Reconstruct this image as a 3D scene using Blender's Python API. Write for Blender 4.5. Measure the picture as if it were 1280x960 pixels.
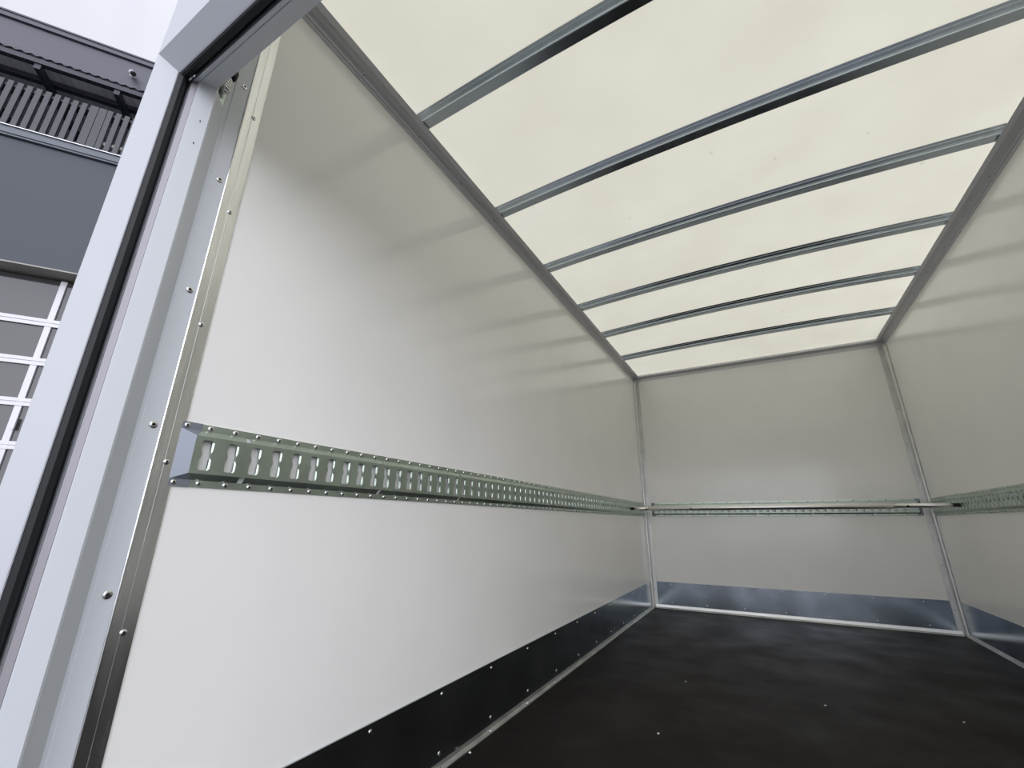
import bpy, bmesh, math, random
from mathutils import Vector, Matrix
from mathutils.geometry import tessellate_polygon

random.seed(7)
for o in list(bpy.data.objects):
    bpy.data.objects.remove(o, do_unlink=True)
S = bpy.context.scene
COL = S.collection

# ------------------------------------------------------------------ camera
CAM = Vector((0.98616, -0.05925, 0.72153))
RT = Vector((0.87278876, 0.48807553, 0.00469729))
UP = Vector((0.14715681, -0.27230093, 0.95089278))
FW = Vector((-0.46538657, 0.82923729, 0.30948483))
cd = bpy.data.cameras.new('camera')
cam = bpy.data.objects.new('camera', cd)
COL.objects.link(cam)
cd.sensor_width = 36.0
cd.lens = 533.69 / 1280 * 36.0
cd.clip_start = 0.02
cam.matrix_world = Matrix(((RT.x, UP.x, -FW.x, CAM.x), (RT.y, UP.y, -FW.y, CAM.y),
                           (RT.z, UP.z, -FW.z, CAM.z), (0, 0, 0, 1)))
S.camera = cam

# ------------------------------------------------------------------ exposure
S.view_settings.view_transform = 'Standard'
S.view_settings.look = 'None'
S.view_settings.exposure = 0.0
S.view_settings.gamma = 1.0
S.view_settings.use_curve_mapping = False
S.cycles.use_denoising = True
S.cycles.max_bounces = 14
S.cycles.diffuse_bounces = 8
S.cycles.transmission_bounces = 8
S.cycles.sample_clamp_indirect = 6.0

# ------------------------------------------------------------------ sky: bright overcast, zenith brighter than horizon
SKY_ZENITH = 1.15
W_ = bpy.data.worlds.new('overcast_sky')
S.world = W_
W_.use_nodes = True
nt = W_.node_tree
nt.nodes.clear()
N = nt.nodes.new
out = N('ShaderNodeOutputWorld'); bg = N('ShaderNodeBackground')
tc = N('ShaderNodeTexCoord'); sep = N('ShaderNodeSeparateXYZ')
nt.links.new(tc.outputs['Generated'], sep.inputs[0])
mr = N('ShaderNodeMapRange')
mr.inputs['From Min'].default_value = 0.0; mr.inputs['From Max'].default_value = 1.0
mr.inputs['To Min'].default_value = SKY_ZENITH * 0.55; mr.inputs['To Max'].default_value = SKY_ZENITH
nt.links.new(sep.outputs['Z'], mr.inputs['Value'])
no = N('ShaderNodeTexNoise'); no.inputs['Scale'].default_value = 2.6; no.inputs['Detail'].default_value = 5
nt.links.new(tc.outputs['Generated'], no.inputs['Vector'])
cr = N('ShaderNodeValToRGB')
cr.color_ramp.elements[0].position = 0.35; cr.color_ramp.elements[0].color = (0.79, 0.82, 0.94, 1)
cr.color_ramp.elements[1].position = 0.65; cr.color_ramp.elements[1].color = (0.95, 0.95, 1.0, 1)
nt.links.new(no.outputs['Fac'], cr.inputs['Fac'])
nt.links.new(cr.outputs['Color'], bg.inputs['Color'])
nt.links.new(bg.outputs[0], out.inputs[0])

# broad bright patch of cloud around the veiled sun, behind and to the right of the open door
SUN_TO = Vector((0.57, -0.77, 0.18)).normalized()
GLOW = 3.85
dp = N('ShaderNodeVectorMath'); dp.operation = 'DOT_PRODUCT'
dp.inputs[1].default_value = SUN_TO
nt.links.new(tc.outputs['Generated'], dp.inputs[0])
mxm = N('ShaderNodeMath'); mxm.operation = 'MAXIMUM'; mxm.inputs[1].default_value = 0.0
nt.links.new(dp.outputs['Value'], mxm.inputs[0])
pw = N('ShaderNodeMath'); pw.operation = 'POWER'; pw.inputs[1].default_value = 3.0
nt.links.new(mxm.outputs[0], pw.inputs[0])
ml = N('ShaderNodeMath'); ml.operation = 'MULTIPLY'; ml.inputs[1].default_value = GLOW
nt.links.new(pw.outputs[0], ml.inputs[0])
adm = N('ShaderNodeMath'); adm.operation = 'ADD'
nt.links.new(mr.outputs['Result'], adm.inputs[0]); nt.links.new(ml.outputs[0], adm.inputs[1])
nt.links.new(adm.outputs[0], bg.inputs['Strength'])


# ------------------------------------------------------------------ materials
def lin(c):
    return tuple(((v / 255) / 12.92 if v / 255 <= 0.04045 else (((v / 255) + 0.055) / 1.055) ** 2.4) for v in c)


def mat(name, color, rough=0.5, metal=0.0, spec=0.5, var=0.0, scale=8.0, stretch=None, bump=0.0, bscale=40.0, coat=0.0):
    m = bpy.data.materials.new(name)
    m.use_nodes = True
    t = m.node_tree
    b = t.nodes['Principled BSDF']
    b.inputs['Base Color'].default_value = (*color, 1)
    b.inputs['Roughness'].default_value = rough
    b.inputs['Metallic'].default_value = metal
    b.inputs['Specular IOR Level'].default_value = spec
    b.inputs['Coat Weight'].default_value = coat
    if var or bump:
        tcn = t.nodes.new('ShaderNodeTexCoord')
        mp = t.nodes.new('ShaderNodeMapping')
        if stretch:
            mp.inputs['Scale'].default_value = stretch
        t.links.new(tcn.outputs['Object'], mp.inputs['Vector'])
    if var:
        n = t.nodes.new('ShaderNodeTexNoise')
        n.inputs['Scale'].default_value = scale
        n.inputs['Detail'].default_value = 6
        t.links.new(mp.outputs[0], n.inputs['Vector'])
        r = t.nodes.new('ShaderNodeMapRange')
        r.inputs['From Min'].default_value = 0.3; r.inputs['From Max'].default_value = 0.7
        r.inputs['To Min'].default_value = 1 - var; r.inputs['To Max'].default_value = 1 + var
        t.links.new(n.outputs['Fac'], r.inputs['Value'])
        mx = t.nodes.new('ShaderNodeMix'); mx.data_type = 'RGBA'; mx.blend_type = 'MULTIPLY'
        mx.inputs['Factor'].default_value = 1
        mx.inputs['A'].default_value = (*color, 1)
        t.links.new(r.outputs[0], mx.inputs['B'])
        t.links.new(mx.outputs['Result'], b.inputs['Base Color'])
        r2 = t.nodes.new('ShaderNodeMapRange')
        r2.inputs['From Min'].default_value = 0.3; r2.inputs['From Max'].default_value = 0.7
        r2.inputs['To Min'].default_value = max(0.02, rough * (1 - var)); r2.inputs['To Max'].default_value = rough * (1 + var)
        t.links.new(n.outputs['Fac'], r2.inputs['Value'])
        t.links.new(r2.outputs[0], b.inputs['Roughness'])
    if bump:
        n2 = t.nodes.new('ShaderNodeTexNoise')
        n2.inputs['Scale'].default_value = bscale
        n2.inputs['Detail'].default_value = 4
        t.links.new(mp.outputs[0], n2.inputs['Vector'])
        bp = t.nodes.new('ShaderNodeBump')
        bp.inputs['Strength'].default_value = bump
        bp.inputs['Distance'].default_value = 0.002
        t.links.new(n2.outputs['Fac'], bp.inputs['Height'])
        t.links.new(bp.outputs[0], b.inputs['Normal'])
    return m


M = {}
M['wall'] = mat('white_gelcoat', (0.89, 0.883, 0.855), rough=0.15, spec=0.5, var=0.02, scale=3)
M['white'] = mat('frame_white_lit', (0.65, 0.68, 0.72), rough=0.32, spec=0.5)  # frame white lightened: extra light on the inner faces is in the colour
M['panel'] = mat('frame_white_half_dimmed', (0.53, 0.54, 0.59), rough=0.4, spec=0.5)  # same frame white, half dimmed in colour so the head stands off the sky
M['outer'] = mat('frame_white_dimmed', (0.46, 0.475, 0.51), rough=0.32, spec=0.5)  # same frame white, darkened in colour to hold down skylight on rear faces
M['alu'] = mat('brushed_aluminium', (0.76, 0.77, 0.76), rough=0.26, metal=1, var=0.08, scale=14, stretch=(6, 6, 0.6))
M['alu_dull'] = mat('mill_aluminium', (0.60, 0.60, 0.58), rough=0.42, metal=1, var=0.12, scale=10)
M['lip'] = mat('dull_grey_lip', (0.27, 0.26, 0.28), rough=0.5, metal=0.4)
M['cove'] = mat('grey_anodised_profile', (0.62, 0.62, 0.65), rough=0.42, metal=0.3)
M['zinc'] = mat('green_passivated_zinc', (0.46, 0.53, 0.475), rough=0.36, metal=1, var=0.10, scale=9)
M['zinc_cap'] = mat('blue_grey_cap_steel', (0.25, 0.275, 0.315), rough=0.42, metal=0.5)
M['bow'] = mat('galvanised_bow', (0.50, 0.56, 0.62), rough=0.25, metal=1, var=0.06, scale=12)
M['kick'] = mat('galvanised_kick_plate', (0.40, 0.45, 0.50), rough=0.18, metal=1, var=0.16, scale=5)
M['floor'] = mat('dark_phenolic_plywood', (0.0085, 0.0062, 0.0055), rough=0.5, spec=0.1, var=0.15, scale=4, bump=0.25, bscale=160)
M['rubber'] = mat('black_rubber', (0.012, 0.014, 0.015), rough=0.45, spec=0.25)
M['rivet'] = mat('bright_steel_rivet', (0.80, 0.80, 0.80), rough=0.2, metal=1)
M['dark'] = mat('black_recess', (0.012, 0.012, 0.012), rough=0.7)
M['bar'] = mat('satin_aluminium_bar', (0.78, 0.77, 0.74), rough=0.34, metal=1)
M['asphalt'] = mat('asphalt', (0.16, 0.16, 0.165), rough=0.9, var=0.2, scale=20)
M['chip'] = mat('pale_chip', (0.75, 0.74, 0.70), rough=0.6)
M['facade'] = mat('dark_grey_facade', (0.063, 0.070, 0.084), rough=0.7, var=0.03, scale=2)
M['fascia'] = mat('grey_fascia_metal', (0.075, 0.075, 0.095), rough=0.5)
M['slat'] = mat('grey_balcony_slats', (0.05, 0.053, 0.06), rough=0.55)
M['ledge'] = mat('blue_grey_ledge', (0.10, 0.113, 0.135), rough=0.45, var=0.1, scale=3)
M['ledge_edge'] = mat('light_ledge_flashing', (0.7, 0.7, 0.73), rough=0.3, metal=0.6)
M['beamdark'] = mat('dark_canopy_steel', (0.03, 0.032, 0.045), rough=0.55)
M['soffit'] = mat('corrugated_soffit', (0.80, 0.80, 0.81), rough=0.55, var=0.1, scale=3)
M['lintel'] = mat('tan_grey_reveal', (0.33, 0.32, 0.29), rough=0.7)
M['gframe'] = mat('white_door_bars', (0.62, 0.62, 0.64), rough=0.4)
M['pale'] = mat('pale_terrace_rail', (0.8, 0.78, 0.7), rough=0.6)
M['terrace'] = mat('terrace_recess_wall', (0.09, 0.09, 0.12), rough=0.8)


def glass_mat():
    m = mat('grey_door_glass', (0.055, 0.055, 0.057), rough=0.06, spec=0.5)
    return m


M['glass'] = glass_mat()


def skin_mat():
    m = bpy.data.materials.new('translucent_roof_skin')
    m.use_nodes = True
    t = m.node_tree
    t.nodes.clear()
    o = t.nodes.new('ShaderNodeOutputMaterial')
    tr = t.nodes.new('ShaderNodeBsdfTranslucent')
    df = t.nodes.new('ShaderNodeBsdfDiffuse')
    ad = t.nodes.new('ShaderNodeMixShader')
    ad.inputs[0].default_value = 0.25
    tcn = t.nodes.new('ShaderNodeTexCoord')
    n = t.nodes.new('ShaderNodeTexNoise'); n.inputs['Scale'].default_value = 3.0; n.inputs['Detail'].default_value = 5
    t.links.new(tcn.outputs['Object'], n.inputs['Vector'])
    r = t.nodes.new('ShaderNodeValToRGB')
    r.color_ramp.elements[0].position = 0.3; r.color_ramp.elements[0].color = (0.715, 0.683, 0.545, 1)
    r.color_ramp.elements[1].position = 0.7; r.color_ramp.elements[1].color = (0.765, 0.738, 0.596, 1)
    t.links.new(n.outputs['Fac'], r.inputs['Fac'])
    # small dirt specks of their own shape, mostly in the middle of the roof
    v = t.nodes.new('ShaderNodeTexVoronoi'); v.inputs['Scale'].default_value = 9.0
    n3 = t.nodes.new('ShaderNodeTexNoise'); n3.inputs['Scale'].default_value = 1.3
    t.links.new(tcn.outputs['Object'], v.inputs['Vector'])
    t.links.new(tcn.outputs['Object'], n3.inputs['Vector'])
    thr = t.nodes.new('ShaderNodeMapRange'); thr.inputs['From Min'].default_value = 0.38; thr.inputs['From Max'].default_value = 0.65
    thr.inputs['To Min'].default_value = 0.0; thr.inputs['To Max'].default_value = 0.075
    t.links.new(n3.outputs['Fac'], thr.inputs['Value'])
    lt = t.nodes.new('ShaderNodeMath'); lt.operation = 'LESS_THAN'
    t.links.new(v.outputs['Distance'], lt.inputs[0]); t.links.new(thr.outputs[0], lt.inputs[1])
    mx = t.nodes.new('ShaderNodeMix'); mx.data_type = 'RGBA'
    sc = t.nodes.new('ShaderNodeMath'); sc.operation = 'MULTIPLY'; sc.inputs[1].default_value = 0.35
    t.links.new(lt.outputs[0], sc.inputs[0]); t.links.new(sc.outputs[0], mx.inputs['Factor'])
    t.links.new(r.outputs['Color'], mx.inputs['A']); mx.inputs['B'].default_value = (0.45, 0.40, 0.30, 1)
    t.links.new(mx.outputs['Result'], tr.inputs['Color'])
    t.links.new(mx.outputs['Result'], df.inputs['Color'])
    t.links.new(tr.outputs[0], ad.inputs[1]); t.links.new(df.outputs[0], ad.inputs[2])
    t.links.new(ad.outputs[0], o.inputs[0])
    return m


M['skin'] = skin_mat()


# ------------------------------------------------------------------ helpers
def link(name, bm, m, parent=None, smooth=False, recalc=True):
    if recalc:
        bmesh.ops.recalc_face_normals(bm, faces=bm.faces)
    me = bpy.data.meshes.new(name)
    bm.to_mesh(me); bm.free()
    for x in (m if isinstance(m, (list, tuple)) else [m]):
        me.materials.append(x)
    if smooth:
        for p in me.polygons:
            p.use_smooth = True
    o = bpy.data.objects.new(name, me)
    COL.objects.link(o)
    if parent:
        o.parent = parent
    return o


def child_of(o, p):
    o.parent = p
    o.matrix_parent_inverse = Matrix.Identity(4)
    o.location = o.location - p.location if p.type == 'EMPTY' or True else o.location
    return o


def tag(o, label, cat, group=None):
    o['label'] = label; o['category'] = cat
    if group:
        o['group'] = group
    return o


def struct(o, label=None, cat=None):
    o['kind'] = 'structure'
    if label:
        o['label'] = label
    if cat:
        o['category'] = cat
    return o


def empty(name, loc=(0, 0, 0)):
    o = bpy.data.objects.new(name, None)
    o.empty_display_size = 0.05
    COL.objects.link(o)
    o.location = loc
    return o


def add_box(bm, lo, hi, mi=0):
    vs = [bm.verts.new((x, y, z)) for x in (lo[0], hi[0]) for y in (lo[1], hi[1]) for z in (lo[2], hi[2])]
    F = [(0, 1, 3, 2), (4, 6, 7, 5), (0, 4, 5, 1), (2, 3, 7, 6), (0, 2, 6, 4), (1, 5, 7, 3)]
    fs = []
    for f in F:
        fc = bm.faces.new([vs[i] for i in f]); fc.material_index = mi; fs.append(fc)
    return vs, fs


def add_prism(bm, prof, f0, f1, mi=0):
    """closed 2-D profile swept between two maps f0, f1: (a, b) -> Vector"""
    A = [bm.verts.new(f0(a, b)) for a, b in prof]
    B = [bm.verts.new(f1(a, b)) for a, b in prof]
    n = len(prof)
    for i in range(n):
        bm.faces.new((A[i], A[(i + 1) % n], B[(i + 1) % n], B[i])).material_index = mi
    tri = tessellate_polygon([[Vector((a, b, 0)) for a, b in prof]])
    for t in tri:
        bm.faces.new([A[i] for i in t]).material_index = mi
        bm.faces.new([B[i] for i in reversed(t)]).material_index = mi


def add_sweep(bm, prof, maps, cap=True, mi=0):
    rings = [[bm.verts.new(f(a, b)) for a, b in prof] for f in maps]
    n = len(prof)
    for R0, R1 in zip(rings, rings[1:]):
        for i in range(n):
            bm.faces.new((R0[i], R0[(i + 1) % n], R1[(i + 1) % n], R1[i])).material_index = mi
    if cap:
        tri = tessellate_polygon([[Vector((a, b, 0)) for a, b in prof]])
        for t in tri:
            bm.faces.new([rings[0][i] for i in t]); bm.faces.new([rings[-1][i] for i in reversed(t)])


def add_lathe(bm, rz, origin, ax, seg=14, mi=0):
    """rz: list of (radius, height along axis). ax: unit Vector"""
    ax = Vector(ax).normalized()
    u = ax.orthogonal().normalized(); v = ax.cross(u)
    origin = Vector(origin)
    rings = []
    for r, h in rz:
        if r < 1e-7:
            rings.append([bm.verts.new(origin + ax * h)])
        else:
            rings.append([bm.verts.new(origin + ax * h + (u * math.cos(2 * math.pi * k / seg) + v * math.sin(2 * math.pi * k / seg)) * r) for k in range(seg)])
    for a, b in zip(rings, rings[1:]):
        for k in range(seg):
            k2 = (k + 1) % seg
            if len(a) == 1 and len(b) == 1:
                continue
            if len(a) == 1:
                f = bm.faces.new((a[0], b[k], b[k2]))
            elif len(b) == 1:
                f = bm.faces.new((a[k], b[0], a[k2]))
            else:
                f = bm.faces.new((a[k], b[k], b[k2], a[k2]))
            f.material_index = mi


WD, L, H = 2.10, 4.353, 2.1635          # inside width, length, lower edge of the roof profiles

# rivet meshes (one per facing direction), a domed flange with a dark hollow mandrel
RIV = {}


def rivet_mesh(key, ax, r=0.0055):
    bm = bmesh.new()
    add_lathe(bm, [(r, 0), (r, 0.0006), (r * 0.86, 0.0018), (r * 0.58, 0.0026), (r * 0.40, 0.0027)], (0, 0, 0), ax, 14, 0)
    add_lathe(bm, [(r * 0.40, 0.0027), (r * 0.34, 0.0012), (0, 0.0009)], (0, 0, 0), ax, 14, 1)
    bmesh.ops.recalc_face_normals(bm, faces=bm.faces)
    me = bpy.data.meshes.new('rivet')
    bm.to_mesh(me); bm.free()
    me.materials.append(M['rivet']); me.materials.append(M['dark'])
    for p in me.polygons:
        p.use_smooth = True
    RIV[key] = me


rivet_mesh('x+', (1, 0, 0)); rivet_mesh('x-', (-1, 0, 0)); rivet_mesh('y-', (0, -1, 0)); rivet_mesh('z+', (0, 0, 1))
rivet_mesh('X+', (1, 0, 0), 0.0075)
rivet_mesh('c+', (math.sin(0.9), 0, -math.cos(0.9)), 0.005); rivet_mesh('c-', (-math.sin(0.9), 0, -math.cos(0.9)), 0.005)
rivet_mesh('cy', (0, -math.sin(0.9), -math.cos(0.9)), 0.005)


def rivet(key, loc, parent, name='rivet'):
    o = bpy.data.objects.new(name, RIV[key])
    COL.objects.link(o)
    o.parent = parent
    o.location = Vector(loc) - parent.location
    return o


# ------------------------------------------------------------------ structure: ground, box body
bm = bmesh.new(); add_box(bm, (-60, -60, -1.06), (60, 60, -1.0))
struct(link('ground', bm, M['asphalt']), 'grey asphalt yard around the truck body', 'ground')

bm = bmesh.new(); add_box(bm, (-0.05, 0.15, -0.06), (WD + 0.05, L + 0.05, 0.0))
struct(link('floor', bm, M['floor']), 'dark brown plywood floor of the cargo box', 'floor')

bm = bmesh.new(); add_box(bm, (-0.05, 0.28, 0.0), (0.0, L + 0.05, 2.240))
struct(link('wall_left', bm, M['wall']), 'long glossy white left wall panel', 'wall')
bm = bmesh.new(); add_box(bm, (WD, 0.28, 0.0), (WD + 0.05, L + 0.05, 2.240))
struct(link('wall_right', bm, M['wall']), 'glossy white right wall panel', 'wall')
bm = bmesh.new(); add_box(bm, (0, L, 0.0), (WD, L + 0.05, 2.2))
struct(link('wall_front', bm, M['wall']), 'white end wall panel at the far end', 'wall')


def arch(x, y):
    k = min(1.0, max(0.0, (L - 0.05 - y) / 0.9))
    return 0.033 * k * (1 - ((x - WD / 2) / (WD / 2)) ** 2)


bm = bmesh.new()
NX, NY = 24, 40
g = [[bm.verts.new((-0.04 + (WD + 0.08) * i / NX, 0.20 + (L + 0.04 - 0.20) * j / NY,
                    2.2115 + 0.0300 * min(1.0, max(0.0, (L - 0.02 - (0.2 + (L - 0.16) * j / NY)) / 0.5)) + max(0, arch(-0.04 + (WD + 0.08) * i / NX, 0.2 + (L - 0.16) * j / NY)))) for i in range(NX + 1)] for j in range(NY + 1)]
for j in range(NY):
    for i in range(NX):
        bm.faces.new((g[j][i], g[j][i + 1], g[j + 1][i + 1], g[j + 1][i]))
struct(link('ceiling', bm, M['skin'], smooth=True), 'cream translucent roof skin glowing with daylight', 'ceiling')

# roof edge profiles (flange on the wall, hollow cove, flat lip)
Y0, Y1 = 0.236, L
PROF = [(0, 2.1635), (0.004, 2.1635), (0.004, 2.1775), (0.0075, 2.1785), (0.011, 2.1855), (0.021, 2.1925), (0.034, 2.1940),
        (0.0450, 2.1905), (0.0470, 2.1905), (0.0600, 2.2020), (0.0600, 2.2035), (0.0500, 2.2065), (0.0340, 2.2140), (0.0300, 2.2400), (0, 2.2400)]
for nm, sx, lab in (('trim_1', 1, 'grey coved roof edge profile along the left wall'), ('trim_2', -1, 'grey coved roof edge profile along the right wall')):
    bm = bmesh.new()
    X = (lambda a: a) if sx > 0 else (lambda a: WD - a)
    add_prism(bm, PROF, lambda a, b: Vector((X(a), Y0, b)), lambda a, b: Vector((X(a), Y1, b)))
    t = struct(link(nm, bm, M['cove']), lab, 'trim')
    y = 0.62 if sx > 0 else 1.72
    while y < L - 0.05:
        rivet('c+' if sx > 0 else 'c-', (X(0.0135), y, 2.1870), t, 'screw')
        y += 0.285
bm = bmesh.new()
PF = [(0, 2.150), (0.003, 2.150), (0.003, 2.162), (0.006, 2.163), (0.006, 2.176), (0.012, 2.180), (0.024, 2.187), (0.026, 2.1885), (0.045, 2.190), (0.045, 2.2075), (0, 2.2075)]
add_prism(bm, PF, lambda a, b: Vector((0.02, L - a, b)), lambda a, b: Vector((WD - 0.02, L - a, b)))
t = struct(link('trim_3', bm, M['cove']), 'thin grey roof edge profile above the end wall', 'trim')
for k in range(7):
    rivet('cy', (0.2 + k * 0.285, L - 0.0165, 2.183), t, 'screw')

# vertical corner profiles at the end wall
PC = [(0, 0), (0.052, 0), (0.052, 0.003), (0.022, 0.003), (0.0205, 0.0085), (0.017, 0.0085), (0.0155, 0.0125), (0.0125, 0.0155), (0.0085, 0.017), (0.0085, 0.0205), (0.003, 0.022), (0.003, 0.05), (0, 0.05)]
for nm, sx, lab in (('trim_4', 1, 'aluminium corner profile between left wall and end wall'), ('trim_5', -1, 'aluminium corner profile between end wall and right wall')):
    bm = bmesh.new()
    X = (lambda a: a) if sx > 0 else (lambda a: WD - a)
    add_prism(bm, PC, lambda a, b: Vector((X(a), L - b, 0.0)), lambda a, b: Vector((X(a), L - b, 2.15)))
    t = struct(link(nm, bm, M['alu_dull']), lab, 'trim')
    for k in range(7):
        rivet('y-', (X(0.036), L - 0.003, 0.16 + 0.29 * k), t, 'screw')

# floor angles
PA = [(0, 0), (0.022, 0), (0.022, 0.003), (0.006, 0.006), (0.003, 0.02), (0, 0.02)]
bm = bmesh.new(); add_prism(bm, [(a, b) for a, b in PA], lambda a, b: Vector((a, 0.3, b)), lambda a, b: Vector((a, L - 0.03, b)))
t6 = struct(link('trim_6', bm, M['alu_dull']), 'low aluminium floor angle under the left kick plate', 'trim')
for k in range(13):
    rivet('z+', (0.0115, 0.66 + 0.29 * k, 0.0045), t6, 'screw')
bm = bmesh.new(); add_prism(bm, PA, lambda a, b: Vector((WD - a, 0.3, b)), lambda a, b: Vector((WD - a, L - 0.03, b)))
struct(link('trim_7', bm, M['alu_dull']), 'low aluminium floor angle under the right kick plate', 'trim')
PB = [(0, 0), (0.03, 0), (0.03, 0.004), (0.010, 0.008), (0.006, 0.028), (0, 0.03)]
bm = bmesh.new(); add_prism(bm, PB, lambda a, b: Vector((0.03, L - a, b)), lambda a, b: Vector((WD - 0.03, L - a, b)))
t8 = struct(link('trim_8', bm, M['alu_dull']), 'bright aluminium floor angle along the end wall', 'trim')
for k in range(7):
    rivet('z+', (0.22 + 0.28 * k, L - 0.018, 0.0065), t8, 'screw')

# kick plates
KZ = 0.2165
bm = bmesh.new(); add_prism(bm, [(0, 0.018), (0.004, 0.018), (0.004, KZ - 0.001), (0.003, KZ), (0, KZ)], lambda a, b: Vector((a, 0.355, b)), lambda a, b: Vector((a, L - 0.05, b)))
kl = struct(link('baseboard_left', bm, M['kick']), 'dark blue grey steel kick plate along the left wall', 'kick plate')
for k in range(12):
    rivet('x+', (0.004, 0.637 + 0.3015 * k, 0.198), kl)
    rivet('x+', (0.004, 0.637 + 0.3015 * k, 0.041), kl)
bm = bmesh.new(); add_prism(bm, [(0, 0.018), (0.004, 0.018), (0.004, KZ), (0, KZ)], lambda a, b: Vector((WD - a, 0.355, b)), lambda a, b: Vector((WD - a, L - 0.05, b)))
kr = struct(link('baseboard_right', bm, M['kick']), 'blue grey steel kick plate along the right wall', 'kick plate')
bm = bmesh.new(); add_prism(bm, [(0, 0.025), (0.003, 0.025), (0.003, KZ), (0, KZ)], lambda a, b: Vector((0.05, L - a, b)), lambda a, b: Vector((WD - 0.05, L - a, b)))
kf = struct(link('baseboard_front', bm, M['kick']), 'pale blue grey steel kick plate across the end wall', 'kick plate')
for k in range(7):
    rivet('y-', (0.17 + 0.29 * k, L - 0.003, 0.198), kf)
    rivet('y-', (0.17 + 0.29 * k, L - 0.003, 0.047), kf)

# aluminium strip that covers the wall edge next to the door post
PS = [(0, 0.3140), (0.0045, 0.3140), (0.0055, 0.3155), (0.0045, 0.3175), (0.0035, 0.3180), (0.0035, 0.3335), (0.0042, 0.3340), (0.0042, 0.3347), (0.0035, 0.3352), (0.0035, 0.3530), (0.003, 0.354), (0, 0.354)]
for nm, sx, lab in (('trim_9', 1, 'aluminium edge strip on the left wall beside the door post'), ('trim_10', -1, 'aluminium edge strip on the right wall beside the door post')):
    bm = bmesh.new()
    X = (lambda a: a) if sx > 0 else (lambda a: WD - a)
    add_prism(bm, PS, lambda a, b: Vector((X(a), b, 0.0)), lambda a, b: Vector((X(a), b, 2.163)))
    t = struct(link(nm, bm, M['alu']), lab, 'trim')
    if sx > 0:
        for k in range(7):
            rivet('x+', (0.0035, 0.3375, 0.25 + 0.29 * k), t)

# ------------------------------------------------------------------ rear door frame
fr = empty('door_frame', (0, 0.17, 0))
tag(fr, 'white and aluminium rear door frame with black rubber seal, framing the opening', 'door frame')


def fin(o):
    """child meshes are written in world coordinates; put them under a root at its own place"""
    o.location = -o.parent.location
    return o


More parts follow.
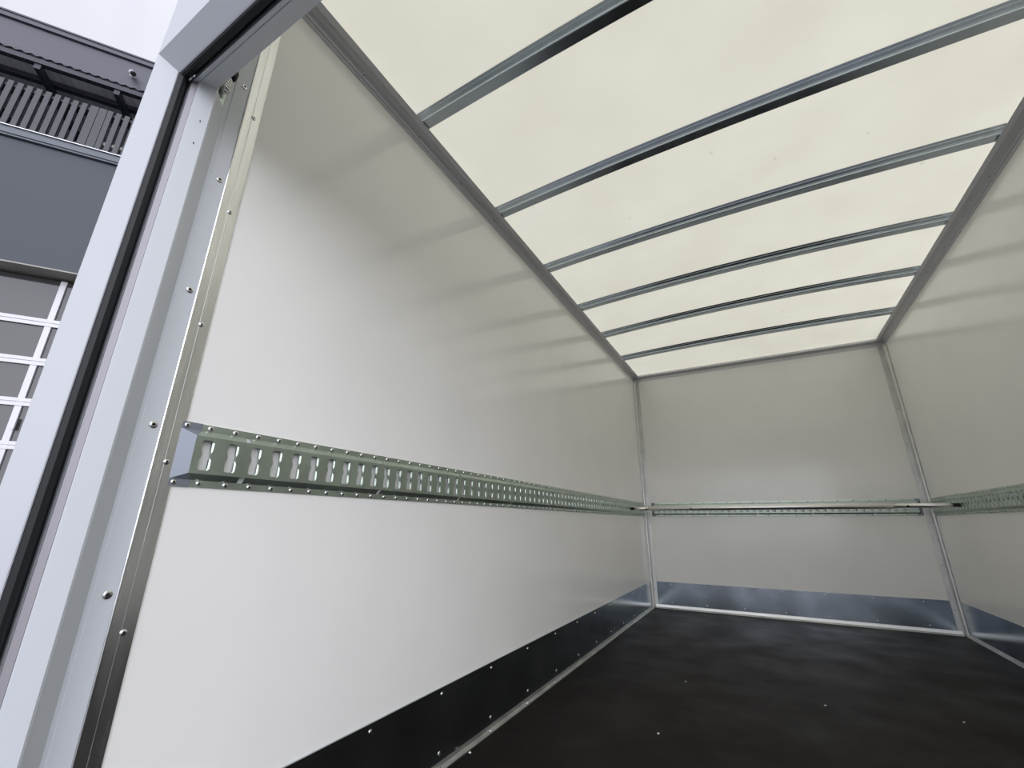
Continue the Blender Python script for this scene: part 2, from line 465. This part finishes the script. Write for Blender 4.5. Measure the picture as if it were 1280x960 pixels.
I_, H_, G_, F_, E_, D_, C_, B_ = (0.0005, 0.1376), (0.034, 0.1711), (0.040, 0.1943), (0.046, 0.2033), (0.050, 0.2359), (0.005, 0.2729), (-0.001, 0.2835), (-0.001, 0.320)
HI_, HH_, HG_, HF_, HE_ = (0.1376, 1.6770), (0.1711, 1.6386), (0.1943, 1.6387), (0.2033, 1.6410), (0.2359, 1.6547)
for sx in (1, -1):
    X = (lambda a: a) if sx > 0 else (lambda a: WD - a)
    side = 'left' if sx > 0 else 'right'

    # outer moulding, mitred at the head
    def mit(a):  # height of the mitre for a given x offset
        return HI_[1] + (a - I_[0]) / (H_[0] - I_[0]) * (HH_[1] - HI_[1])
    bm = bmesh.new()
    P = [I_, (0.0015, 0.1378), (0.0285, 0.1650), (0.0308, 0.1672), (0.0318, 0.1690), (0.0316, 0.1706), (0.028, 0.1745), (0.0, 0.1745), (-0.04, 0.1745), (-0.04, 0.1500)]
    add_prism(bm, P, lambda a, b: Vector((X(a), b, -0.06)), lambda a, b: Vector((X(a), b, mit(a))))
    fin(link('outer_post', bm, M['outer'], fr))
    # rubber seal
    bm = bmesh.new()
    P = [(0.0300, 0.1700), (0.0350, 0.1718), (0.0395, 0.1775), (0.0390, 0.1825), (0.034, 0.1870), (0.026, 0.1890), (0.018, 0.1940), (0.0, 0.1940), (0.0, 0.1722)]
    add_prism(bm, P, lambda a, b: Vector((X(a), b, -0.04)), lambda a, b: Vector((X(a), b, 1.675)))
    fin(link('rubber_seal', bm, M['rubber'], fr, smooth=False))
    # inner post: lip, flat face, slope back to the wall
    bm = bmesh.new()
    P = [(0.0, 0.1943), (0.0395, 0.1943), (0.0415, 0.1950), (0.0452, 0.2020), F_, (0.0462, 0.2045), (0.0498, 0.2345), E_, (0.0495, 0.2372), (0.0475, 0.2390), (0.0475, 0.2395), (0.002, 0.276), (0, 0.276)]
    add_prism(bm, P, lambda a, b: Vector((X(a), b, -0.05)), lambda a, b: Vector((X(a), b, 1.652)))
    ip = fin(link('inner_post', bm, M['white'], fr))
    # aluminium lip beside the seal
    bm = bmesh.new()
    P = [(0.036, 0.1938), (0.0400, 0.1938), (0.0456, 0.2022), (0.0450, 0.2030), (0.036, 0.1965)]
    add_prism(bm, P, lambda a, b: Vector((X(a) + sx * 0.0006, b - 0.0004, -0.05)), lambda a, b: Vector((X(a) + sx * 0.0006, b - 0.0004, 1.642)))
    fin(link('seal_lip', bm, M['lip'], fr))
    # screw channel beside the wall, running on above the head
    bm = bmesh.new()
    P = [(-0.05, 0.236), (0.012, 0.236), (0.0125, 0.2665), (0.0062, 0.2719), (0.0050, 0.2735), (0.0002, 0.2790), (-0.0012, 0.2835), (-0.001, 0.286), (-0.001, 0.314), (-0.001, 0.3155), (0.0, 0.3155), (0.0, 0.28), (-0.05, 0.28)]
    P = [(-0.05, 0.236), (0.012, 0.236), (0.0125, 0.2665), (0.0062, 0.2719), (0.0050, 0.2735), (-0.0030, 0.2750), (-0.0040, 0.2815), (0.0005, 0.2835), (0.0008, 0.3138), (-0.0001, 0.3138), (-0.0001, 0.2798), (-0.05, 0.2798)]
    P = [(-0.05, 0.236), (0.012, 0.236), (0.0125, 0.2665), (0.0062, 0.2719), (0.0050, 0.2735), (0.0012, 0.2760), (0.0012, 0.2820), (0.0030, 0.2838), (0.0032, 0.3138), (0.0002, 0.3138), (0.0002, 0.2798), (-0.05, 0.2798)]
    add_prism(bm, P, lambda a, b: Vector((X(a), b, -0.05)), lambda a, b: Vector((X(a), b, 2.163)))
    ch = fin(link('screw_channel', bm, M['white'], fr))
    if sx > 0:
        for z in (0.02, 0.31, 0.603, 0.896, 1.186, 1.475, 1.767, 2.06):
            if z > 0.1:
                rv = bpy.data.objects.new('screw', RIV['X+']); COL.objects.link(rv); rv.parent = ch
                rv.location = (0.0032, 0.3015, z)
        for z in (1.547, 1.486):
            bm = bmesh.new()
            add_lathe(bm, [(0.0035, 0), (0.0035, 0.0008), (0, 0.0008)], (0.0478, 0.2255, z), (1, 0.0, 0), 12)
            o = link('drill_hole', bm, M['dark'], ip)
# head of the frame
XA, XB = 0.0005, WD - 0.0005
bm = bmesh.new()
add_prism(bm, [HI_, (0.1376, 2.30), (0.19, 2.30), (0.19, 1.6770)], lambda a, b: Vector((XA, a, b)), lambda a, b: Vector((XB, a, b)))
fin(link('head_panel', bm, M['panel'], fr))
bm = bmesh.new()
P = [HI_, (0.1680, 1.6413), (0.1696, 1.6396), (0.1711, 1.6386), (0.1725, 1.6390), (0.1740, 1.644), (0.1740, 1.6770)]


def hmit(b):
    return I_[0] + (HI_[1] - b) / (HI_[1] - HH_[1]) * (H_[0] - I_[0])


add_prism(bm, P, lambda a, b: Vector((hmit(b), a, b)), lambda a, b: Vector((WD - hmit(b), a, b)))
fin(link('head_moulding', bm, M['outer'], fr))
bm = bmesh.new()
P = [(0.1722, 1.6400), (0.1735, 1.6350), (0.1775, 1.6325), (0.1825, 1.6330), (0.1870, 1.6390), (0.1890, 1.6470), (0.1940, 1.6550), (0.1940, 1.68), (0.1722, 1.68)]
add_prism(bm, P, lambda a, b: Vector((0.03, a, b)), lambda a, b: Vector((WD - 0.03, a, b)))
fin(link('head_seal', bm, M['rubber'], fr))
bm = bmesh.new()
P = [(0.1945, 1.6440), HG_, (0.1955, 1.6380), (0.2020, 1.6398), (0.2026, 1.6425), (0.2036, 1.6427), (0.2042, 1.6405), (0.2350, 1.6535), HE_, (0.2359, 1.70), (0.2359, 2.2), (0.1945, 2.2)]
add_prism(bm, P, lambda a, b: Vector((0.0402, a, b)), lambda a, b: Vector((WD - 0.0402, a, b)))
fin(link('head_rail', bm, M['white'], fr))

# cable roller bracket behind the head, at the top of the left post
br = empty('roller_bracket', (0.013, 0.25, 1.66))
tag(br, 'small galvanised spring roller bracket tucked under the head of the door frame', 'bracket')
bm = bmesh.new()
add_box(bm, (0.0130, 0.2375, 1.640), (0.0155, 0.266, 1.77))
add_box(bm, (0.0155, 0.2375, 1.640), (0.046, 0.2400, 1.690))
bmesh.ops.bevel(bm, geom=[e for e in bm.edges], offset=0.0006, segments=1, affect='EDGES')
fin(link('plate', bm, M['zinc'], br))
bm = bmesh.new()
add_lathe(bm, [(0, 0), (0.006, 0.0), (0.0065, 0.003), (0.003, 0.0035), (0.003, 0.005), (0, 0.005)], (0.0152, 0.253, 1.664), (1, 0, 0), 6)
fin(link('bolt', bm, M['rivet'], br))
bm = bmesh.new()
for k in range(5):
    add_lathe(bm, [(0.004, 0.0), (0.0105, 0.0005), (0.0125, 0.0032), (0.0105, 0.006), (0.004, 0.0065)], (0.030, 0.2535, 1.686 + 0.0075 * k), (0, 0.12, 1), 16)
add_lathe(bm, [(0, 0), (0.005, 0), (0.005, 0.05), (0, 0.05)], (0.030, 0.2530, 1.68), (0, 0.12, 1), 12)
fin(link('spring', bm, M['rivet'], br, smooth=True))
bm = bmesh.new()
add_lathe(bm, [(0, 0), (0.012, 0), (0.014, 0.004), (0.014, 0.02), (0.011, 0.026), (0, 0.026)], (0.030, 0.258, 1.732), (0, 0.12, 1), 16)
fin(link('rubber_stop', bm, M['rubber'], br))


# ------------------------------------------------------------------ roof bows
PBW = [(-0.0190, 0.0375), (-0.0110, 0.0285), (-0.0110, 0.0265), (-0.0020, 0.0172), (-0.0020, 0.0152), (0.0030, 0.0112),
       (-0.0030, 0.0107), (-0.0048, 0.0092), (-0.0054, 0.0055), (-0.0045, 0.0020), (-0.0020, 0.0), (0.034, 0.0), (0.036, 0.002), (0.036, 0.0375)]
BOWS = [0.877, 1.470, 2.044, 2.625, 3.172, 3.770]
BLAB = ['galvanised roof bow nearest the door, first across the roof', 'galvanised roof bow second from the door head',
        'galvanised roof bow third from the door head', 'galvanised roof bow fourth from the door, third from end wall',
        'thin looking galvanised roof bow next to last before end wall', 'galvanised roof bow closest to the end wall']
for i, y in enumerate(BOWS):
    bm = bmesh.new()
    xs = [0.0340 + (WD - 0.068) * k / 28 for k in range(29)]
    maps = []
    for x in xs:
        z0 = 2.2055 + arch(x, min(y, 3.3))
        if y > 3.3:
            z0 = 2.2055 + arch(x, y)
        maps.append(lambda a, b, x=x, z0=z0, y=y: Vector((x, y + a, z0 + b)))
    add_sweep(bm, PBW, maps)
    o = link('roof_bow', bm, M['bow'])
    tag(o, BLAB[i], 'roof bow', 'roof bows under the translucent skin')


# ------------------------------------------------------------------ lashing rails
def slot_outline(cx, cz):
    """hourglass key slot, counter-clockwise in (s, z)"""
    w, wt, h = 0.0112, 0.0078, 0.030
    half = [(w * 0.75, -h), (w, -h + 0.004), (w, -0.0125), (w * 0.98, -0.010), (wt + 0.001, -0.0045), (wt, 0.0), (wt + 0.001, 0.0045), (w * 0.98, 0.010), (w, 0.0125), (w, h - 0.004), (w * 0.75, h)]
    pts = half + [(-a, b) for a, b in reversed(half)]
    return [(cx + a, cz + b) for a, b in pts]


ZC = 0.850
PITCH = 0.0503
DF = 0.014                      # how far the face stands off the wall
ZF0, ZF1 = 0.8125, 0.8875       # face
ZT0, ZT1, ZB0, ZB1 = 0.8995, 0.913, 0.787, 0.8005


def rail(name, mp, s0, s1, slot0, n, label, rkey, rivets_s, stuff_s, holes, caps, cat='lashing rail'):
    org = mp(0, s0, ZC)
    root = empty(name, org)
    tag(root, label, cat, 'lashing rails around the walls')
    bm = bmesh.new()

    def V(d, s, z):
        return bm.verts.new(mp(d, s, z))
    # perforated face, one cell per slot
    edges = [s0] + [slot0 + (k - 0.5) * PITCH for k in range(n + 1)] + [s1]
    def quad(sa, sb, za, zb, da, db):
        if sb - sa > 1e-5:
            bm.faces.new((V(da, sa, za), V(da, sb, za), V(db, sb, zb), V(db, sa, zb)))
    quad(edges[0], edges[1], ZF0, ZF1, DF, DF)
    quad(edges[-2], edges[-1], ZF0, ZF1, DF, DF)
    for k in range(n):
        a, b = edges[k + 1], edges[k + 2]
        outer = [(a, ZF0), (b, ZF0), (b, ZF1), (a, ZF1)]
        hole = slot_outline(slot0 + k * PITCH, ZC)
        allp = outer + hole
        vs = [V(DF, p[0], p[1]) for p in allp]
        for t in tessellate_polygon([[Vector((p[0], p[1], 0)) for p in outer], [Vector((p[0], p[1], 0)) for p in hole]]):
            try:
                bm.faces.new([vs[i] for i in t])
            except ValueError:
                pass
        hv = vs[4:]
        cs_ = slot0 + k * PITCH
        # rounded lip pressed inwards along the straight parts of the far edge
        far = [p[0] > cs_ + 0.007 and abs(p[1] - ZC) > 0.009 for p in hole]
        mid = [V(DF - 0.0020, p[0] - (0.0030 if f else 0.0), p[1]) for p, f in zip(hole, far)]
        inn = [V(DF - 0.0045, p[0] - (0.0042 if f else 0.0), p[1]) for p, f in zip(hole, far)]
        m_ = len(hv)
        for r0, r1 in ((hv, mid), (mid, inn)):
            for i in range(m_):
                bm.faces.new((r0[i], r1[i], r1[(i + 1) % m_], r0[(i + 1) % m_]))
    # flanks (the small drain holes cut right through) and flanges
    for (za, da, zb, db) in ((ZF1, DF, ZT0, 0.003), (ZB1, 0.003, ZF0, DF)):
        cur = s0
        for hs in holes:
            quad(cur, hs - 0.007, za, zb, da, db)
            # small slanted notch left open
            cur = hs + 0.004
        quad(cur, s1, za, zb, da, db)
    for z0, z1 in ((ZT0, ZT1), (ZB0, ZB1)):
        quad(s0, s1, z0, z1, 0.003, 0.003)
        quad(s0, s1, z1 if z1 == ZT1 else z0, z1 if z1 == ZT1 else z0, 0.003, 0.0)
    fin_o = link('perforated_rail', bm, M['zinc'], root, recalc=False)
    fin_o.location = -org
    # end caps: sloped blue-grey pieces with riveted tabs
    for (sa, sb) in caps:                       # sa outer, sb where it meets the face
        bm = bmesh.new()
        sg = 1 if sb > sa else -1
        tab = sb + sg * 0.012
        P0 = [mp(0.0035, sa, ZB1), mp(0.0035, sa, ZT0), mp(DF + 0.0008, sb, ZF1), mp(DF + 0.0008, sb, ZF0)]
        vs = [bm.verts.new(p) for p in P0]
        bm.faces.new(vs)
        e = [bm.verts.new(p) for p in (mp(0.0035, tab, ZT0), mp(0.0035, tab, ZB1), mp(DF + 0.0008, sb + sg * 0.001, ZF1), mp(DF + 0.0008, sb + sg * 0.001, ZF0))]
        bm.faces.new((vs[1], e[0], e[2], vs[2]))
        bm.faces.new((vs[0], vs[3], e[3], e[1]))
        for z0, z1 in ((ZT0, ZT1 + 0.0005), (ZB0 - 0.0005, ZB1)):
            r = 0.004
            top = z1 > ZC
            prof = [(sa, z0 if top else z1), (sa, (z1 - r) if top else (z0 + r)), (sa + sg * r * 0.3, (z1 - r * 0.3) if top else (z0 + r * 0.3)), (sa + sg * r, z1 if top else z0), (tab, z1 if top else z0), (tab, z0 if top else z1)]
            f0 = [bm.verts.new(mp(0.0036, *p)) for p in prof]
            f1 = [bm.verts.new(mp(0.0, *p)) for p in prof]
            bm.faces.new(f0)
            for i in range(len(prof)):
                bm.faces.new((f0[i], f0[(i + 1) % len(prof)], f1[(i + 1) % len(prof)], f1[i]))
        o = link('end_cap', bm, M['zinc_cap'], root)
        o.location = -org
        sr = sa + sg * 0.009
        rivet(rkey, mp(0.0036, sr, 0.906), root); rivet(rkey, mp(0.0036, sr, 0.794), root)
    for s in rivets_s:
        rivet(rkey, mp(0.003, s, 0.906), root); rivet(rkey, mp(0.003, s, 0.794), root)
    if stuff_s:
        bm = bmesh.new()
        ax = (mp(1, 0, 0) - mp(0, 0, 0)).normalized()
        for s in stuff_s:
            for z in (0.906, 0.794):
                add_lathe(bm, [(0.0055, 0), (0.0055, 0.0006), (0.0035, 0.0024), (0, 0.0026)], mp(0.003, s, z), ax, 8)
        o = link('far_rivets', bm, M['rivet'], root); o.location = -org
        o['kind'] = 'stuff'
    return root


s_all = [0.4015 + 0.0508 * k for k in range(77)]
rail('lashing_rail', lambda d, s, z: Vector((d, s, z)), 0.3735, L - 0.045, 0.3985, 78,
     'long zinc lashing rail riveted along the left wall', 'x+', s_all[:49], s_all[49:],
     [0.4815 + 0.4005 * k for k in range(10)], [(0.348, 0.3735)])
rail('lashing_rail', lambda d, s, z: Vector((s, L - d, z)), 0.088, WD - 0.077, 0.130, 37,
     'greenish zinc lashing rail across the end wall behind the load bar', 'y-', [0.13 + 0.1006 * k for k in range(19)], None,
     [0.16 + 0.4 * k for k in range(5)], [(0.068, 0.088), (WD - 0.057, WD - 0.077)])
sr = [0.4015 + 0.0508 * k for k in range(77)]
rail('lashing_rail', lambda d, s, z: Vector((WD - d, s, z)), 0.3735, L - 0.045, 0.3985, 78,
     'zinc lashing rail along the right wall, seen very obliquely', 'x-', sr[40:], None,
     [0.4815 + 0.4005 * k for k in range(10)], [(0.348, 0.3735)])

# ------------------------------------------------------------------ load bar between the side rails
YB, ZBAR = 3.755, 0.842
lb = empty('load_bar', (0.03, YB, ZBAR))
tag(lb, 'round telescopic aluminium load bar spanning both side rails before the end wall', 'load bar')
bm = bmesh.new()
add_lathe(bm, [(0, 0), (0.018, 0), (0.019, 0.002), (0.019, 1.585), (0.018, 1.587), (0, 1.587)], (0.17, YB, ZBAR), (1, 0, 0), 28)
fin(link('outer_tube', bm, M['bar'], lb, smooth=True))
bm = bmesh.new()
add_lathe(bm, [(0, 0), (0.0145, 0), (0.0145, 0.27), (0.0135, 0.277), (0.010, 0.302), (0, 0.303)], (1.75, YB, ZBAR), (1, 0, 0), 28)
fin(link('inner_tube', bm, M['bar'], lb, smooth=True))
bm = bmesh.new()
add_lathe(bm, [(0, 0), (0.0155, 0), (0.0155, 0.10), (0.0135, 0.107), (0.010, 0.127), (0, 0.128)], (0.175, YB, ZBAR), (-1, 0, 0), 28)
fin(link('end_sleeve', bm, M['bar'], lb, smooth=True))
for sx in (1, -1):
    X = (lambda a: a) if sx > 0 else (lambda a: WD - a)
    bm = bmesh.new()
    add_box(bm, tuple(sorted((X(0.014), X(0.052)))[:1]) + (YB - 0.006, ZBAR - 0.011), tuple(sorted((X(0.014), X(0.052)))[1:]) + (YB + 0.006, ZBAR + 0.011))
    bmesh.ops.bevel(bm, geom=[e for e in bm.edges], offset=0.002, segments=2, affect='EDGES')
    fin(link('end_plug', bm, M['dark'], lb))
bm = bmesh.new()
add_lathe(bm, [(0.0191, 0), (0.020, 0.001), (0.020, 0.010), (0.0191, 0.011)], (0.255, YB, ZBAR), (1, 0, 0), 24)
fin(link('clamp_ring', bm, M['cove'], lb))
for x in (0.50, 1.83):
    bm = bmesh.new()
    add_lathe(bm, [(0, 0), (0.006, 0), (0.006, 0.003), (0, 0.003)], (x, YB - (0.0187 if x < 1.7 else 0.0142), ZBAR - 0.003), (0, -1, -0.2), 12)
    fin(link('lock_button', bm, M['dark'], lb))

# ------------------------------------------------------------------ chips of debris on the floor
CH = [((0.549, 2.441), 'pale chip toward the end wall on the left half of the floor'), ((1.102, 2.432), 'pale chip in the middle of the dark floor'),
      ((1.548, 2.506), 'pale chip on the right of the dark floor'), ((0.030, 1.373), 'pale chip beside the left floor angle'),
      ((0.544, 1.823), 'faint chip out on the open floor, nearer the door')]
for i, ((x, y), lab) in enumerate(CH):
    bm = bmesh.new()
    n = 7
    pts = [(math.cos(2 * math.pi * k / n) * random.uniform(0.003, 0.006), math.sin(2 * math.pi * k / n) * random.uniform(0.003, 0.006)) for k in range(n)]
    add_prism(bm, pts, lambda a, b: Vector((a, b, 0)), lambda a, b: Vector((a * 0.8, b * 0.8, 0.002)))
    o = link('debris_chip', bm, M['chip'])
    o.location = (x, y, 0.0)
    tag(o, lab, 'chip', 'chips on the floor')

# ------------------------------------------------------------------ the hall next to the truck
K = 7.0 / 6.0
BU, BM_ = Vector((0.573, 0.8196, 0)), Vector((0.8196, -0.573, 0))
BO = Vector((CAM.x, CAM.y, 0)) - BM_ * 7.0          # foot of the facade plane


def BP(s, z, off=0.0):
    """s along the facade, z height as read at six metres, off outwards (metres)"""
    p = BO + BU * (s * K) + BM_ * off
    return Vector((p.x, p.y, CAM.z + (z - CAM.z) * K))


hall = empty('industrial_hall', BP(-3, -0.755))
tag(hall, 'dark grey industrial hall with roof terrace and glazed sectional door beside the truck', 'building')


def bbox(bm, s0, s1, z0, z1, o0, o1, mi=0):
    vs = [bm.verts.new(BP(s, z, o)) for s in (s0, s1) for z in (z0, z1) for o in (o0, o1)]
    for f in [(0, 1, 3, 2), (4, 6, 7, 5), (0, 4, 5, 1), (2, 3, 7, 6), (0, 2, 6, 4), (1, 5, 7, 3)]:
        bm.faces.new([vs[i] for i in f]).material_index = mi


SA, SB = -8.0, 5.0
ZG = CAM.z + (-1.0 - CAM.z) / K
DS0, DS1 = -5.4, -2.0            # door opening
bm = bmesh.new()
bbox(bm, SA, DS0, ZG, 4.95, -0.35, 0.0)
bbox(bm, DS1, SB, ZG, 4.95, -0.35, 0.0)
bbox(bm, DS0, DS1, 3.41, 4.95, -0.35, 0.0)
bbox(bm, SA, SB, ZG, 6.8, -6.0, -3.2)
fin(link('wall', bm, M['facade'], hall))
bm = bmesh.new(); bbox(bm, DS0 + 0.001, DS1 - 0.001, 3.395, 3.41, -0.34, 0.012)
fin(link('door_lintel', bm, M['lintel'], hall))
# terrace floor, ledge and flashing
bm = bmesh.new(); bbox(bm, SA, SB, 4.96, 5.075, -3.2, 0.04)
bbox(bm, SA, SB, 4.985, 5.03, 0.04, 0.055)
fin(link('ledge', bm, M['ledge'], hall))
bm = bmesh.new(); bbox(bm, SA, SB, 5.081, 5.089, -0.02, 0.062)
fin(link('ledge_flashing', bm, M['ledge_edge'], hall))
bm = bmesh.new(); bbox(bm, SA, SB, 5.08, 6.5, -3.2, -3.1)
fin(link('terrace_wall', bm, M['terrace'], hall))
# balustrade of upright boards
bm = bmesh.new()
s = -6.2
while s < -1.6:
    wdt = 0.052
    if abs(s + 3.02) < 0.045 or abs(s + 3.11) < 0.045:
        wdt = 0.078
    bbox(bm, s, s + wdt, 5.10, 5.765, -0.045, -0.02)
    s += 0.0845
bbox(bm, -6.2, -1.6, 5.70, 5.735, -0.075, -0.046)
bbox(bm, -6.2, -1.6, 5.14, 5.175, -0.075, -0.046)
fin(link('balustrade', bm, M['slat'], hall))
bm = bmesh.new(); bbox(bm, -3.03, -1.6, 5.265, 5.31, -0.13, -0.085)
fin(link('terrace_rail', bm, M['pale'], hall))
# canopy: fascia with cap, corrugated sheet, purlins and rafters
bm = bmesh.new()
bbox(bm, SA, SB, 6.245, 6.64, -0.06, 0.0)
fin(link('fascia', bm, M['fascia'], hall))
bm = bmesh.new()
bbox(bm, SA, SB, 6.65, 6.735, -0.14, 0.035)
bbox(bm, SA, SB, 6.715, 6.737, 0.035, 0.05)
fin(link('fascia_cap', bm, M['fascia'], hall))
for nm_, m_, oa, ob in (('drip_edge', M['fascia'], 0.004, -0.03), ('corrugated_sheet', M['soffit'], -0.03, -3.1)):
    bm = bmesh.new()
    cols = []
    n = int((SB - SA) / 0.0115)
    for i in range(n + 1):
        ss = SA + (SB - SA) * i / n
        dz = 0.009 * math.sin(ss * 2 * math.pi / 0.092)
        cols.append([bm.verts.new(BP(ss, 6.225 + dz, oa)), bm.verts.new(BP(ss, 6.247 + dz, oa)), bm.verts.new(BP(ss, 6.247 + dz, ob)), bm.verts.new(BP(ss, 6.225 + dz, ob))])
    for a, b in zip(cols, cols[1:]):
        for k in range(4):
            bm.faces.new((a[k], b[k], b[(k + 1) % 4], a[(k + 1) % 4]))
    fin(link(nm_, bm, m_, hall))
for off in (-0.01, -0.36, -0.75, -1.9):
    bm = bmesh.new(); bbox(bm, SA, SB, 6.135, 6.2, off - 0.08, off)
    fin(link('purlin', bm, M['beamdark'], hall))
for k in range(14):
    ss = -7.55 + 0.77 * k
    bm = bmesh.new(); bbox(bm, ss, ss + 0.06, 6.06, 6.14, -3.1, -0.03)
    fin(link('rafter', bm, M['beamdark'], hall))
# sectional door
gd = None
bm = bmesh.new()
OD0, OD1 = -0.26, -0.21
ROWS = [2.83 - 0.457 * k for k in range(8)]
for z in ROWS:
    bbox(bm, DS0, DS1, z - 0.041, z - 0.004, OD0, OD1)
    bbox(bm, DS0, DS1, z + 0.004, z + 0.041, OD0, OD1)
    bbox(bm, DS0, DS1, z - 0.02, z + 0.02, OD0, OD1 - 0.012)
cs = -2.795
while cs > DS0:
    bbox(bm, cs - 0.027, cs + 0.027, ZG, 3.36, OD0, OD1 - 0.006)
    cs -= 0.62
cs = -2.795 + 0.62
while cs < DS1:
    bbox(bm, cs - 0.027, cs + 0.027, ZG, 3.36, OD0, OD1 - 0.006)
    cs += 0.62
gd = fin(link('sectional_door', bm, M['gframe'], hall))
bm = bmesh.new(); bbox(bm, DS0, DS1, ZG, 3.36, OD0 - 0.02, OD0 + 0.02)
link('glazing', bm, M['glass'], gd)
bm = bmesh.new(); bbox(bm, -2.775, -2.755, 1.62, 1.74, OD1, OD1 + 0.03)
link('handle', bm, M['gframe'], gd)

# floodlight / camera on the fascia
cp = BP(-2.79, 6.41, 0.0)
sc_ = empty('security_camera', cp)
tag(sc_, 'small white security camera on the grey fascia of the hall', 'security camera')
bm = bmesh.new()
add_lathe(bm, [(0, 0), (0.035, 0), (0.035, 0.03), (0.018, 0.04), (0.018, 0.09), (0, 0.09)], cp, BM_, 16)
fin(link('mount', bm, M['gframe'], sc_))
bm = bmesh.new()
ax = (BM_ * 0.55 + BU * 0.55 + Vector((0, 0, -0.75))).normalized()
st = cp + BM_ * 0.08
add_lathe(bm, [(0, -0.02), (0.03, -0.02), (0.036, 0.0), (0.036, 0.06), (0.03, 0.062), (0, 0.062)], st, ax, 16)
fin(link('housing', bm, M['gframe'], sc_))
bm = bmesh.new()
add_lathe(bm, [(0, 0.062), (0.034, 0.062), (0.036, 0.10), (0.03, 0.115), (0, 0.115)], st, ax, 16)
fin(link('lens_hood', bm, M['dark'], sc_))
